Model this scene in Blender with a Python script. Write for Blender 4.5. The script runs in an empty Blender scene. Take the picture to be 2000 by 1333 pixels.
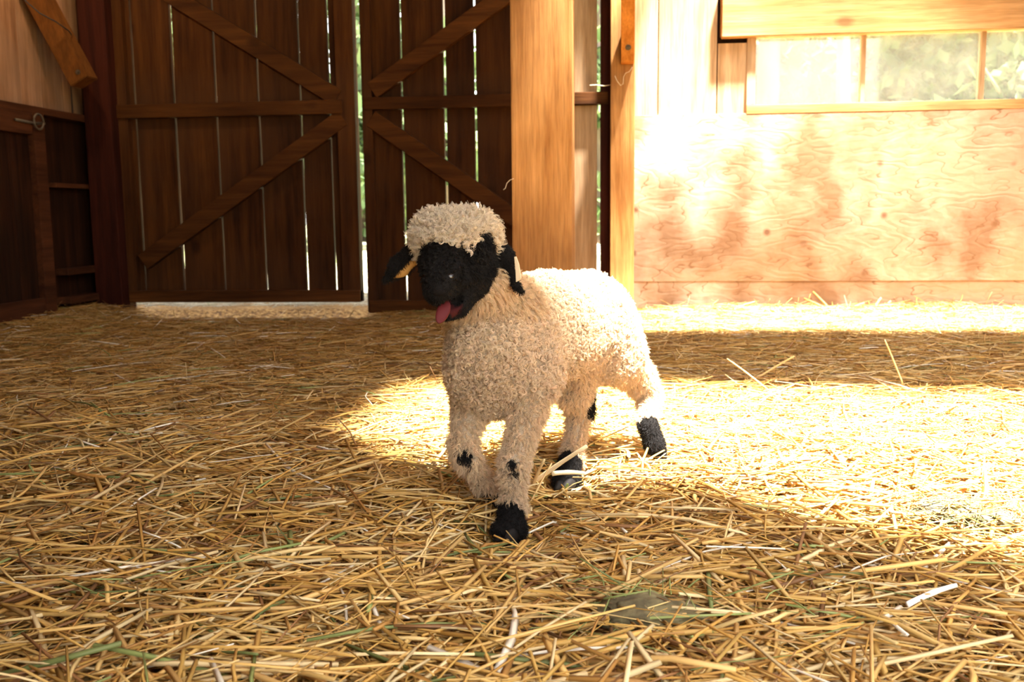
import bpy, bmesh, math, random
import numpy as np
from mathutils import Vector, Matrix
from mathutils.geometry import tessellate_polygon

random.seed(7)
rng = np.random.default_rng(7)
S = bpy.context.scene
COL = S.collection

# ------------------------------------------------------------------ camera
F_PX = 1900.0
YAW, PITCH, ROLL = (math.radians(v) for v in (6.27, 7.5, -0.63))
CAM = np.array([0.0, 0.0, 0.47])
FWD = np.array([-math.sin(YAW)*math.cos(PITCH), math.cos(YAW)*math.cos(PITCH), -math.sin(PITCH)])
_r = np.array([math.cos(YAW), math.sin(YAW), 0.0])
_u = np.cross(_r, FWD)
RGT = math.cos(ROLL)*_r + math.sin(ROLL)*_u
UPV = -math.sin(ROLL)*_r + math.cos(ROLL)*_u
cd = bpy.data.cameras.new('camera'); cam = bpy.data.objects.new('camera', cd); COL.objects.link(cam)
cd.sensor_width = 36; cd.lens = F_PX/2000*36; cd.clip_start = 0.02; cd.clip_end = 200
cam.matrix_world = Matrix(((RGT[0], UPV[0], -FWD[0], CAM[0]), (RGT[1], UPV[1], -FWD[1], CAM[1]),
                           (RGT[2], UPV[2], -FWD[2], CAM[2]), (0, 0, 0, 1)))
cd.dof.use_dof = True; cd.dof.focus_distance = 1.33; cd.dof.aperture_fstop = 11
S.camera = cam

# ------------------------------------------------------------------ world, sun, exposure
w = bpy.data.worlds.new('world'); S.world = w; w.use_nodes = True
wn = w.node_tree; wn.nodes.clear()
sky = wn.nodes.new('ShaderNodeTexSky'); sky.sky_type = 'NISHITA'; sky.sun_disc = False
sky.sun_elevation = math.radians(60); sky.sun_rotation = math.radians(155); sky.air_density = 1.0; sky.dust_density = 3.0
mx = wn.nodes.new('ShaderNodeMix'); mx.data_type = 'RGBA'; mx.inputs[0].default_value = 0.75
bg = wn.nodes.new('ShaderNodeBackground'); wo = wn.nodes.new('ShaderNodeOutputWorld')
wn.links.new(sky.outputs[0], mx.inputs[6]); mx.inputs[7].default_value = (5.9, 5.7, 5.4, 1)
wn.links.new(mx.outputs[2], bg.inputs[0]); bg.inputs[1].default_value = 1.15
wn.links.new(bg.outputs[0], wo.inputs[0])

SUN_DIR = Vector((-1.0, 0.9, -4.0)).normalized()
sl = bpy.data.lights.new('sun', 'SUN'); sun = bpy.data.objects.new('sun', sl); COL.objects.link(sun)
sl.energy = 88.0; sl.angle = math.radians(4.8); sl.color = (1.0, 0.965, 0.90)
sun.rotation_euler = SUN_DIR.to_track_quat('-Z', 'Y').to_euler()
sun.location = (2, -3, 6)

S.view_settings.view_transform = 'Standard'; S.view_settings.look = 'None'
S.view_settings.gamma = 1.0; S.view_settings.use_curve_mapping = False
S.view_settings.exposure = 0.0
S.cycles.max_bounces = 10; S.cycles.diffuse_bounces = 6; S.cycles.transparent_max_bounces = 12
S.cycles.caustics_reflective = False; S.cycles.caustics_refractive = False
S.cycles.sample_clamp_indirect = 12.0
S.cycles_curves.shape = 'RIBBONS'

# ------------------------------------------------------------------ pixel helpers (2000x1333 frame -> place)
def ray(px, py): return FWD + RGT*(px-1000)/F_PX - UPV*(py-666.5)/F_PX
def onY(px, py, Y): d = ray(px, py); return CAM + d*((Y-CAM[1])/d[1])
def onZ(px, py, z): d = ray(px, py); return CAM + d*((z-CAM[2])/d[2])
def onX(px, py, X): d = ray(px, py); return CAM + d*((X-CAM[0])/d[0])
STRAW_SCALE, HAIR_SCALE = 1.0, 1.0
YW = 4.255          # inner face of the back wall
XL = -2.39          # inner face of the left wall

# ------------------------------------------------------------------ materials
def newmat(name):
    m = bpy.data.materials.new(name); m.use_nodes = True
    nt = m.node_tree; b = nt.nodes['Principled BSDF']
    return m, nt, b
def N(nt, t, **kw):
    n = nt.nodes.new(t)
    for k, v in kw.items():
        if k.startswith('i_'):
            key = k[2:]; n.inputs[int(key) if key.isdigit() else key].default_value = v
        else: setattr(n, k, v)
    return n
def ramp(nt, src, stops, interp='LINEAR'):
    r = nt.nodes.new('ShaderNodeValToRGB'); r.color_ramp.interpolation = interp
    el = r.color_ramp.elements
    while len(el) < len(stops): el.new(0.5)
    for e, (p, c) in zip(el, stops): e.position = p; e.color = (*c, 1)
    nt.links.new(src, r.inputs[0]); return r.outputs[0]
def mixc(nt, a, b, f, mode='MIX'):
    n = nt.nodes.new('ShaderNodeMix'); n.data_type = 'RGBA'; n.blend_type = mode
    for i, v in ((6, a), (7, b), (0, f)):
        if isinstance(v, (tuple, list)): n.inputs[i].default_value = (*v, 1)
        elif isinstance(v, (int, float)): n.inputs[i].default_value = v
        else: nt.links.new(v, n.inputs[i])
    return n.outputs[2]
def wood(name, dark, light, axis='Z', grain=1.0, knots=0.6, rough=0.75, bump=0.35, dirt=None, dirt_amt=0.0):
    m, nt, b = newmat(name)
    tc = N(nt, 'ShaderNodeTexCoord'); oi = N(nt, 'ShaderNodeObjectInfo')
    add = N(nt, 'ShaderNodeVectorMath', operation='ADD')
    mul = N(nt, 'ShaderNodeVectorMath', operation='SCALE'); mul.inputs['Scale'].default_value = 37.0
    cmb = N(nt, 'ShaderNodeCombineXYZ')
    for i in range(3): nt.links.new(oi.outputs['Random'], cmb.inputs[i])
    nt.links.new(cmb.outputs[0], mul.inputs[0]); nt.links.new(tc.outputs['Object'], add.inputs[0]); nt.links.new(mul.outputs[0], add.inputs[1])
    mp = N(nt, 'ShaderNodeMapping'); nt.links.new(add.outputs[0], mp.inputs[0])
    sc = {'Z': (1, 1, 0.06), 'X': (0.06, 1, 1), 'Y': (1, 0.06, 1)}[axis]
    mp.inputs['Scale'].default_value = sc
    warp = N(nt, 'ShaderNodeTexNoise'); warp.inputs['Scale'].default_value = 5*grain; warp.inputs['Detail'].default_value = 2
    nt.links.new(mp.outputs[0], warp.inputs[0])
    wadd = N(nt, 'ShaderNodeVectorMath', operation='MULTIPLY_ADD'); wadd.inputs[1].default_value = (0.10,)*3
    nt.links.new(warp.outputs[1], wadd.inputs[0]); nt.links.new(mp.outputs[0], wadd.inputs[2])
    rings = N(nt, 'ShaderNodeTexNoise'); rings.inputs['Scale'].default_value = 28*grain; rings.inputs['Detail'].default_value = 5; rings.inputs['Roughness'].default_value = .6
    nt.links.new(wadd.outputs[0], rings.inputs[0])
    fine = N(nt, 'ShaderNodeTexNoise'); fine.inputs['Scale'].default_value = 160*grain; fine.inputs['Detail'].default_value = 3
    nt.links.new(mp.outputs[0], fine.inputs[0])
    big = N(nt, 'ShaderNodeTexNoise'); big.inputs['Scale'].default_value = 3.0; big.inputs['Detail'].default_value = 3
    nt.links.new(add.outputs[0], big.inputs[0])
    mid = tuple((a+c)/2 for a, c in zip(dark, light))
    c0 = ramp(nt, rings.outputs[0], [(0.30, dark), (0.48, mid), (0.66, light)])
    c1 = ramp(nt, fine.outputs[0], [(0.30, (0.72,)*3), (0.62, (1.1,)*3)])
    c = mixc(nt, c0, c1, 0.7, 'MULTIPLY')
    c2 = ramp(nt, big.outputs[0], [(0.32, (0.68, 0.62, 0.56)), (0.62, (1.08, 1.05, 1.0))])
    c = mixc(nt, c, c2, 0.8, 'MULTIPLY')
    hv = ramp(nt, oi.outputs['Random'], [(0.0, (0.80, 0.78, 0.76)), (1.0, (1.12, 1.1, 1.08))])
    c = mixc(nt, c, hv, 1.0, 'MULTIPLY')
    if knots > 0:
        km = N(nt, 'ShaderNodeMapping'); km.inputs['Scale'].default_value = {'Z': (1, 1, .55), 'X': (.55, 1, 1), 'Y': (1, .55, 1)}[axis]
        nt.links.new(add.outputs[0], km.inputs[0])
        kv = N(nt, 'ShaderNodeTexVoronoi'); kv.inputs['Scale'].default_value = 4.2
        nt.links.new(km.outputs[0], kv.inputs[0])
        kf = ramp(nt, kv.outputs[0], [(0.045, (1, 1, 1)), (0.11, (0, 0, 0))])
        kn = mixc(nt, kf, (knots,)*3, 1.0, 'MULTIPLY')
        c = mixc(nt, c, tuple(v*0.35 for v in dark), kn)
    if dirt:
        dn = N(nt, 'ShaderNodeTexNoise'); dn.inputs['Scale'].default_value = 1.7; dn.inputs['Detail'].default_value = 6
        nt.links.new(tc.outputs['Object'], dn.inputs[0])
        df = ramp(nt, dn.outputs[0], [(0.48, (0, 0, 0)), (0.66, (dirt_amt,)*3)])
        c = mixc(nt, c, dirt, df)
    nt.links.new(c, b.inputs['Base Color']); b.inputs['Roughness'].default_value = rough
    b.inputs['Specular IOR Level'].default_value = 0.08
    bp = N(nt, 'ShaderNodeBump'); bp.inputs['Strength'].default_value = bump; bp.inputs['Distance'].default_value = 0.004
    h = mixc(nt, rings.outputs[0], fine.outputs[0], 0.5); nt.links.new(h, bp.inputs['Height']); nt.links.new(bp.outputs[0], b.inputs['Normal'])
    return m
M = {}
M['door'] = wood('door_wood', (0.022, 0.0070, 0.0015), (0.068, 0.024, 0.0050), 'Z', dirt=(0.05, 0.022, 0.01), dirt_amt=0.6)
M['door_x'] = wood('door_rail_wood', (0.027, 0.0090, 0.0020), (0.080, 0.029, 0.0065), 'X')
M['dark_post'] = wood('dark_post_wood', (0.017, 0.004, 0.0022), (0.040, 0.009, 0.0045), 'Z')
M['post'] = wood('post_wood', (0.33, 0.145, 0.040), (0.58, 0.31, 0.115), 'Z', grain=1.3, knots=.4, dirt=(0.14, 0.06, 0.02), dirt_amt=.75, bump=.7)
M['pale'] = wood('pale_board_wood', (0.36, 0.225, 0.12), (0.58, 0.42, 0.27), 'Z', knots=.5)
M['pale_x'] = wood('pale_beam_wood', (0.36, 0.18, 0.065), (0.60, 0.36, 0.16), 'X', knots=.8)
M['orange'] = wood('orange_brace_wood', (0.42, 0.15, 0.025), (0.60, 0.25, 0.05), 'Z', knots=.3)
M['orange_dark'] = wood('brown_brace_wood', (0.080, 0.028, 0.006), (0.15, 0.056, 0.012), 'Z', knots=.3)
M['left'] = wood('left_wall_wood', (0.20, 0.10, 0.05), (0.36, 0.20, 0.115), 'Z', knots=.7, bump=.6, dirt=(.22, .14, .09), dirt_amt=.6)
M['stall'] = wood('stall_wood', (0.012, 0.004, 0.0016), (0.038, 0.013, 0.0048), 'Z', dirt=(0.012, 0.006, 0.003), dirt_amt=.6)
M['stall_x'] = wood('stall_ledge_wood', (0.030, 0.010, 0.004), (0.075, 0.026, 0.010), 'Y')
M['roof'] = wood('roof_wood', (0.09, 0.042, 0.018), (0.17, 0.085, 0.04), 'Y')

def plain(name, col, rough=.6, metal=0.0, spec=.4):
    m, nt, b = newmat(name); b.inputs['Base Color'].default_value = (*col, 1)
    b.inputs['Roughness'].default_value = rough; b.inputs['Metallic'].default_value = metal; b.inputs['Specular IOR Level'].default_value = spec
    n = N(nt, 'ShaderNodeTexNoise'); n.inputs['Scale'].default_value = 60
    bp = N(nt, 'ShaderNodeBump'); bp.inputs['Strength'].default_value = .15; bp.inputs['Distance'].default_value = .002
    nt.links.new(n.outputs[0], bp.inputs['Height']); nt.links.new(bp.outputs[0], b.inputs['Normal'])
    return m
M['iron'] = plain('aged_iron', (0.11, 0.085, 0.06), .6, .8)
M['wire'] = plain('black_wire', (0.02, 0.018, 0.015), .5)

# plywood: swirling contour grain, small dark knots, worn and stained, the smudges also standing in for dappled shade
def plywood():
    m, nt, b = newmat('plywood')
    tc = N(nt, 'ShaderNodeTexCoord')
    mp = N(nt, 'ShaderNodeMapping'); mp.inputs['Scale'].default_value = (1.0, 1.0, 2.6); nt.links.new(tc.outputs['Object'], mp.inputs[0])
    n1 = N(nt, 'ShaderNodeTexNoise'); n1.inputs['Scale'].default_value = 2.4; n1.inputs['Detail'].default_value = 3.5; n1.inputs['Roughness'].default_value = .5
    nt.links.new(mp.outputs[0], n1.inputs[0])
    mu = N(nt, 'ShaderNodeMath', operation='MULTIPLY'); mu.inputs[1].default_value = 26; nt.links.new(n1.outputs[0], mu.inputs[0])
    fr = N(nt, 'ShaderNodeMath', operation='PINGPONG'); fr.inputs[1].default_value = 1.0; nt.links.new(mu.outputs[0], fr.inputs[0])
    n3 = N(nt, 'ShaderNodeTexNoise'); n3.inputs['Scale'].default_value = 7; nt.links.new(tc.outputs['Object'], n3.inputs[0])
    line = ramp(nt, fr.outputs[0], [(0.0, (1, 1, 1)), (0.13, (0, 0, 0))])
    msk = ramp(nt, n3.outputs[0], [(0.40, (.1,)*3), (0.55, (.95,)*3)])
    lf = mixc(nt, line, msk, 1.0, 'MULTIPLY')
    nb = N(nt, 'ShaderNodeTexNoise'); nb.inputs['Scale'].default_value = 1.9; nb.inputs['Detail'].default_value = 7; nb.inputs['Roughness'].default_value = .62; nt.links.new(tc.outputs['Object'], nb.inputs[0])
    base = ramp(nt, nb.outputs[0], [(0.34, (0.26, 0.15, 0.075)), (0.5, (0.365, 0.232, 0.145)), (0.64, (0.48, 0.35, 0.25))])
    c = mixc(nt, base, (0.16, 0.075, 0.03), lf)
    kv = N(nt, 'ShaderNodeTexVoronoi'); kv.inputs['Scale'].default_value = 8.5; nt.links.new(tc.outputs['Object'], kv.inputs[0])
    kf = ramp(nt, kv.outputs[0], [(0.07, (.85,)*3), (0.17, (0, 0, 0))])
    kn_ = N(nt, 'ShaderNodeTexNoise'); kn_.inputs['Scale'].default_value = 5.0; nt.links.new(tc.outputs['Object'], kn_.inputs[0])
    kf = mixc(nt, kf, ramp(nt, kn_.outputs[0], [(.46, (0, 0, 0)), (.56, (1, 1, 1))]), 1.0, 'MULTIPLY')
    c = mixc(nt, c, (0.12, 0.05, 0.022), kf)
    # brown smudges, also standing in for dappled shade on the wall
    sx = N(nt, 'ShaderNodeSeparateXYZ'); nt.links.new(tc.outputs['Object'], sx.inputs[0])
    n4 = N(nt, 'ShaderNodeTexNoise'); n4.inputs['Scale'].default_value = 3.5; n4.inputs['Detail'].default_value = 6; nt.links.new(tc.outputs['Object'], n4.inputs[0])
    df = ramp(nt, n4.outputs[0], [(0.44, (0, 0, 0)), (0.62, (.8,)*3)])
    c = mixc(nt, c, (0.16, 0.072, 0.026), df)
    nt.links.new(c, b.inputs['Base Color']); b.inputs['Roughness'].default_value = .7; b.inputs['Specular IOR Level'].default_value = .25
    bp = N(nt, 'ShaderNodeBump'); bp.inputs['Strength'].default_value = .2; bp.inputs['Distance'].default_value = .003
    nt.links.new(fr.outputs[0], bp.inputs['Height']); nt.links.new(bp.outputs[0], b.inputs['Normal'])
    return m
M['ply'] = plywood()

def attr_mat(name, attr, rough=.6, trans=0.0, spec=.3, sheen=0.0):
    m, nt, b = newmat(name)
    a = N(nt, 'ShaderNodeAttribute', attribute_name=attr)
    nt.links.new(a.outputs['Color'], b.inputs['Base Color'])
    b.inputs['Roughness'].default_value = rough; b.inputs['Specular IOR Level'].default_value = spec
    if sheen: b.inputs['Sheen Weight'].default_value = sheen
    if trans > 0:
        t = N(nt, 'ShaderNodeBsdfTranslucent'); ms = N(nt, 'ShaderNodeMixShader'); ms.inputs[0].default_value = trans
        nt.links.new(a.outputs['Color'], t.inputs[0]); nt.links.new(b.outputs[0], ms.inputs[1]); nt.links.new(t.outputs[0], ms.inputs[2])
        nt.links.new(ms.outputs[0], nt.nodes['Material Output'].inputs[0])
    return m
M['straw'] = attr_mat('straw', 'col', .45, .15, .35)
M['leaf'] = attr_mat('leaf', 'col', .6, .35, .3)
M['skin'] = attr_mat('lamb_skin', 'col', .85, 0, .1)
M['wool'] = attr_mat('lamb_wool', 'col', .65, .30, .2)
M['fur'] = attr_mat('black_fur', 'col', .55, .02, .12)

# ------------------------------------------------------------------ builders
def tag(o, label=None, cat=None, group=None, kind=None):
    if label: o['label'] = label
    if cat: o['category'] = cat
    if group: o['group'] = group
    if kind: o['kind'] = kind
    return o
def empty(name, loc):
    o = bpy.data.objects.new(name, None); COL.objects.link(o); o.location = loc; o.empty_display_size = .1; return o
def link(name, me, mat, parent=None, loc=None):
    o = bpy.data.objects.new(name, me); COL.objects.link(o)
    if mat: me.materials.append(mat)
    if loc is not None: o.location = loc
    if parent:
        o.parent = parent
        o.location = Vector(o.location) - parent_world(parent)
    return o
def parent_world(p):
    v = Vector((0, 0, 0))
    while p: v += Vector(p.location); p = p.parent
    return v
def prism(name, poly, axis, a0, a1, mat, parent=None, bevel=0.003, jitter=0.0):
    """poly: 2-D points in the other two axes; extruded from a0 to a1 along axis. Origin at its centre."""
    bm = bmesh.new()
    def mk(p, a):
        if axis == 'Y': return (p[0], a, p[1])
        if axis == 'X': return (a, p[0], p[1])
        return (p[0], p[1], a)
    A = [bm.verts.new(mk(p, a0)) for p in poly]; B = [bm.verts.new(mk(p, a1)) for p in poly]
    bm.faces.new(A); bm.faces.new(B[::-1]); n = len(poly)
    for i in range(n): bm.faces.new((A[i], B[i], B[(i+1) % n], A[(i+1) % n]))
    bmesh.ops.recalc_face_normals(bm, faces=bm.faces)
    c = sum((v.co for v in bm.verts), Vector())/len(bm.verts)
    bmesh.ops.translate(bm, verts=bm.verts, vec=-c)
    if bevel: bmesh.ops.bevel(bm, geom=list(bm.edges), offset=bevel, segments=2, affect='EDGES', profile=.6)
    me = bpy.data.meshes.new(name); bm.to_mesh(me); bm.free()
    return link(name, me, mat, parent, c)
def box(name, x0, x1, y0, y1, z0, z1, mat, parent=None, bevel=0.003):
    return prism(name, [(x0, z0), (x1, z0), (x1, z1), (x0, z1)], 'Y', y0, y1, mat, parent, bevel)
def bar(name, p, q, width, y0, y1, mat, parent=None, bevel=.003):
    """flat board between two (x,z) points, with cut ends"""
    p, q = Vector(p), Vector(q); d = (q-p).normalized(); n = Vector((-d.y, d.x))*width/2
    return prism(name, [tuple(p-n), tuple(q-n), tuple(q+n), tuple(p+n)], 'Y', y0, y1, mat, parent, bevel)
def tube_mesh(name, pts, radii, seg=8, close=False):
    bm = bmesh.new(); rings = []
    pts = [Vector(p) for p in pts]
    if not hasattr(radii, '__len__'): radii = [radii]*len(pts)
    up = Vector((0.13, 0.21, 0.97))
    for i, p in enumerate(pts):
        t = (pts[min(i+1, len(pts)-1)] - pts[max(i-1, 0)]).normalized()
        a = t.cross(up)
        if a.length < 1e-3: a = t.cross(Vector((1, 0, 0)))
        a.normalize(); b_ = t.cross(a)
        rings.append([bm.verts.new(p + (a*math.cos(2*math.pi*k/seg) + b_*math.sin(2*math.pi*k/seg))*radii[i]) for k in range(seg)])
    for i in range(len(rings)-1):
        for k in range(seg): bm.faces.new((rings[i][k], rings[i][(k+1) % seg], rings[i+1][(k+1) % seg], rings[i+1][k]))
    bm.faces.new(rings[0][::-1]); bm.faces.new(rings[-1])
    for f in bm.faces: f.smooth = True
    me = bpy.data.meshes.new(name); bm.to_mesh(me); bm.free(); return me
def X_(px, py=300): return onY(px, py, YW)[0]
def Z_(px, py): return onY(px, py, YW)[2]
def struct(o): o['kind'] = 'structure'; return o

ZC = 2.5           # underside of the roof
# ------------------------------------------------------------------ floor, outside ground
def noise2(x, y, seed=0):
    r = np.random.default_rng(seed); out = np.zeros_like(x); amp = 0
    for k in range(14):
        fr_ = 1.2*1.33**k; a = 1.0/fr_**.9; th = r.uniform(0, 2*np.pi); ph = r.uniform(0, 6.28)
        out += a*np.sin(fr_*(x*np.cos(th)+y*np.sin(th))*2 + ph); amp += a
    return out/amp
def straw_h(x, y):
    h = 0.022 + 0.020*noise2(x, y, 3)
    h = h + 0.035*np.exp(-((YW-y)/0.14)**2)*(x > 0.05)*np.clip((x-.05)*2, 0, 1)*(0.7+0.6*noise2(x*3, y*0, 9))*(y < YW+.05)
    h = h + 0.03*np.exp(-((x-XL)/0.25)**2)
    h = h - 0.018*np.exp(-(((x+.13)/.16)**2+((y-1.30)/.12)**2))
    h = h - 0.045/(1+np.exp(-(y-3.95)/.10))*np.clip((-x-.95)*4, 0, 1)*np.clip((x-XL-.15)*6, 0, 1)*(y < YW+.4)
    for hx, hy in ((-.148, 1.262), (-.09, 1.50)):          # the feet press the bedding down
        q = np.exp(-(((x-hx)/.055)**2+((y-hy)/.075)**2)**2); h = h*(1-q) + .004*q
    h = np.where((y > YW+.03) & (x < -.8), .050+.012*noise2(x*2, y*2, 5), h)
    return np.maximum(h, 0.002)
def grid_surface(name, x0, x1, y0, y1, step, hf, mat):
    xs = np.arange(x0, x1+1e-6, step); ys = np.arange(y0, y1+1e-6, step)
    gx, gy = np.meshgrid(xs, ys); gz = hf(gx, gy)
    v = np.stack([gx, gy, gz], -1).reshape(-1, 3); nx = len(xs); ny = len(ys)
    i = (np.arange(ny-1)[:, None]*nx + np.arange(nx-1)[None]).reshape(-1)
    f = np.stack([i, i+1, i+nx+1, i+nx], -1)
    me = bpy.data.meshes.new(name); me.from_pydata(v.tolist(), [], f.tolist()); me.shade_smooth()
    return link(name, me, mat)
def litter_mat():
    m, nt, b = newmat('trodden_litter')
    tc = N(nt, 'ShaderNodeTexCoord'); mp = N(nt, 'ShaderNodeMapping'); mp.inputs['Scale'].default_value = (1, 2.5, 1); nt.links.new(tc.outputs['Object'], mp.inputs[0])
    n = N(nt, 'ShaderNodeTexNoise'); n.inputs['Scale'].default_value = 55; n.inputs['Detail'].default_value = 5; nt.links.new(mp.outputs[0], n.inputs[0])
    c = ramp(nt, n.outputs[0], [(.35, (.12, .055, .015)), (.52, (.34, .18, .05)), (.68, (.55, .34, .12))])
    nt.links.new(c, b.inputs['Base Color']); b.inputs['Roughness'].default_value = .9
    bp = N(nt, 'ShaderNodeBump'); bp.inputs['Strength'].default_value = .8; bp.inputs['Distance'].default_value = .01
    nt.links.new(n.outputs[0], bp.inputs['Height']); nt.links.new(bp.outputs[0], b.inputs['Normal'])
    return m
M['litter'] = litter_mat()
fl = grid_surface('floor', -2.7, 3.3, -2.4, 5.9, 0.04, lambda x, y: straw_h(x, y)-0.012, M['litter']); struct(fl)
def ground_mat():
    m, nt, b = newmat('dry_ground')
    tc = N(nt, 'ShaderNodeTexCoord'); n = N(nt, 'ShaderNodeTexNoise'); n.inputs['Scale'].default_value = .9; n.inputs['Detail'].default_value = 9; nt.links.new(tc.outputs['Object'], n.inputs[0])
    c = ramp(nt, n.outputs[0], [(.38, (.20, .26, .07)), (.5, (.42, .40, .20)), (.62, (.62, .52, .36))])
    nt.links.new(c, b.inputs['Base Color']); b.inputs['Roughness'].default_value = .95
    return m
M['ground'] = ground_mat()
gr = grid_surface('ground', -30, 30, -26, 44, 2.0, lambda x, y: np.where(y > 5, .03, -.03), M['ground']); struct(gr)

# ------------------------------------------------------------------ barn door leaves
def zrow(py, px): return Z_(px, py)
DY0, DY1 = YW, YW+.024      # planks
FY0 = YW-.036               # frame in front of planks
ZT = 2.12                   # top of the doors
def leaf(name, x0, x1, zb, gaps, seed):
    root = struct(empty(name, ((x0+x1)/2, YW, zb)))
    r = random.Random(seed)
    edges = [x0] + gaps + [x1]
    for i in range(len(edges)-1):
        g0 = 0 if i == 0 else .0048*r.uniform(.7, 1.15); g1 = 0 if i == len(edges)-2 else .0048*r.uniform(.7, 1.15)
        l, rr = edges[i]+g0, edges[i+1]-g1
        # slightly wavy, out-of-true sawn edges
        n = 9; P = []
        for k in range(n+1): P.append((l + (0 if i == 0 else r.uniform(-.0016, .0016)), zb + (ZT-zb)*k/n))
        for k in range(n, -1, -1): P.append((rr + (0 if i == len(edges)-2 else r.uniform(-.0016, .0016)), zb + (ZT-zb)*k/n))
        prism('plank', P, 'Y', DY0, DY1, M['door'], root, .001)
    return root
gl = [X_(270), X_(347), X_(427.5), X_(510), X_(591), X_(647.5)]
xl0, xl1 = X_(236), X_(700)
zb1 = Z_(480, 589)
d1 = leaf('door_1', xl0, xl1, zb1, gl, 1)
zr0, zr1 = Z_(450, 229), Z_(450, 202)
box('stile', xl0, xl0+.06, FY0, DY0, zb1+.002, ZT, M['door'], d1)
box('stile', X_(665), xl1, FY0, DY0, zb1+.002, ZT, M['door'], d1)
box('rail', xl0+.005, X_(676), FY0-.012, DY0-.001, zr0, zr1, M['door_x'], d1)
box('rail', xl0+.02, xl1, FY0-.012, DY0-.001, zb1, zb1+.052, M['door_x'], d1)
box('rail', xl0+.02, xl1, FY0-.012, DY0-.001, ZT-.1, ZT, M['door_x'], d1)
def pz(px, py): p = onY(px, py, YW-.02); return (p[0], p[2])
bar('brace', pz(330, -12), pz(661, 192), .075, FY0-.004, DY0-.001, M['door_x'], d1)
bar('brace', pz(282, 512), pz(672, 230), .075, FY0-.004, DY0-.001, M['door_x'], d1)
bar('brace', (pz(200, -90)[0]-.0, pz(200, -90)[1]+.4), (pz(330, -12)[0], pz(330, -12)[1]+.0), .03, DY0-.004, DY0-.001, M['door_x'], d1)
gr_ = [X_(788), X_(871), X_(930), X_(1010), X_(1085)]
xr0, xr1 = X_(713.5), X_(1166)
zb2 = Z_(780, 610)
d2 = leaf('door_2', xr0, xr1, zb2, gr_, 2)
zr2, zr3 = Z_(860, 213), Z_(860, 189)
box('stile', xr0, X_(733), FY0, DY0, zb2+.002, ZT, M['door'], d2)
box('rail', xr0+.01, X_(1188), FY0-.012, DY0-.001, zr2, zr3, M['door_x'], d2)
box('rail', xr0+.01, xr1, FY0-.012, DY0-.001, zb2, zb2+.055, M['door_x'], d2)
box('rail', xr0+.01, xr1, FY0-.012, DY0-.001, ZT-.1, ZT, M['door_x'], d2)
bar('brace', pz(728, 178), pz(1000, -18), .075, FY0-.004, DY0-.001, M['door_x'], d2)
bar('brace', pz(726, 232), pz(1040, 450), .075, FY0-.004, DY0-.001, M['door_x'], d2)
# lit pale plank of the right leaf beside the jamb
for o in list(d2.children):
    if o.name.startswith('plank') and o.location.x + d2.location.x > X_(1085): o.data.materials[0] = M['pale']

# walls around the doors
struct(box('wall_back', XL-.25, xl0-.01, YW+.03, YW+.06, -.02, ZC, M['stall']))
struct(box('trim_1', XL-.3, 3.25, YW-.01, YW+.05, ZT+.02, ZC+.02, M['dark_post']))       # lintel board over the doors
# corner post, big post, jamb, wall post
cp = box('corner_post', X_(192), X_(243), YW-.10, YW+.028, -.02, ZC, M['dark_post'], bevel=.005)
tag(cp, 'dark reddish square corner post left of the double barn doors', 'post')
YP = 2.9
pL, pR = onY(999, 350, YP)[0], onY(1117, 350, YP)[0]
bp_ = box('support_post', pL, pR, YP, YP+.19, -.02, ZC, M['post'], bevel=.006)
tag(bp_, 'thick rough-sawn free-standing wooden post rising behind the lamb', 'post')
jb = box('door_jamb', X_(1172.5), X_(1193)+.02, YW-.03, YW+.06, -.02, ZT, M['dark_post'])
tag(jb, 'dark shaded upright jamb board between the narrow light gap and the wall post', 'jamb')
YQ = YW-.11
wp = box('wall_post', onY(1192, 350, YQ)[0], onY(1239, 350, YQ)[0], YQ, YW+.028, -.02, ZC, M['post'], bevel=.004)
tag(wp, 'square wooden wall post carrying the orange brace, left of the plywood', 'post')
# brace leaning from the wall post up into the roof
bx0, bx1 = onY(1213, 60, YQ-.05)[0], onY(1239, 60, YQ-.05)[0]
zbb = onY(1225, 126, YQ)[2]
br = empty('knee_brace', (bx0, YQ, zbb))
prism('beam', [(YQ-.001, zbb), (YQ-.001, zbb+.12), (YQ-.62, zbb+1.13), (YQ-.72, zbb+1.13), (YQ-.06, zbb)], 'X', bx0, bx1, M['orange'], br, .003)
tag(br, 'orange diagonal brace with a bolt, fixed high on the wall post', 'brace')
def bolt(name, loc, nrm, r, parent):
    bm = bmesh.new()
    bmesh.ops.create_cone(bm, cap_ends=True, segments=18, radius1=r*1.7, radius2=r*1.7, depth=r*.25)
    g = bmesh.ops.create_cone(bm, cap_ends=True, segments=6, radius1=r, radius2=r*.85, depth=r*.9)
    bmesh.ops.translate(bm, verts=g['verts'], vec=(0, 0, r*.5))
    q = Vector(nrm).to_track_quat('Z', 'Y'); bmesh.ops.transform(bm, verts=bm.verts, matrix=q.to_matrix().to_4x4())
    me = bpy.data.meshes.new(name); bm.to_mesh(me); bm.free(); return link(name, me, M['iron'], parent, loc)
bdir = Vector((0, -.66, -1.13)); bnr = Vector((0, -1.13, .60)).normalized()
zq = onY(1227, 92, YQ-.1)[2]
bolt('bolt', (onY(1227, 92, YQ-.1)[0], YQ-.06-(zq-zbb)*.584-.002, zq), (0, -.86, -.5), .007, br)

# ------------------------------------------------------------------ right part of the back wall
XR = 3.1
zp = Z_(1600, 548); zs = Z_(1400, 224)
wr = struct(empty('wall_right_of_doors', (1.6, YW, 0))); wr.name = 'wall_back_right'
x12 = X_(1240)
ZPT = Z_(1350, 224)
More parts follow.
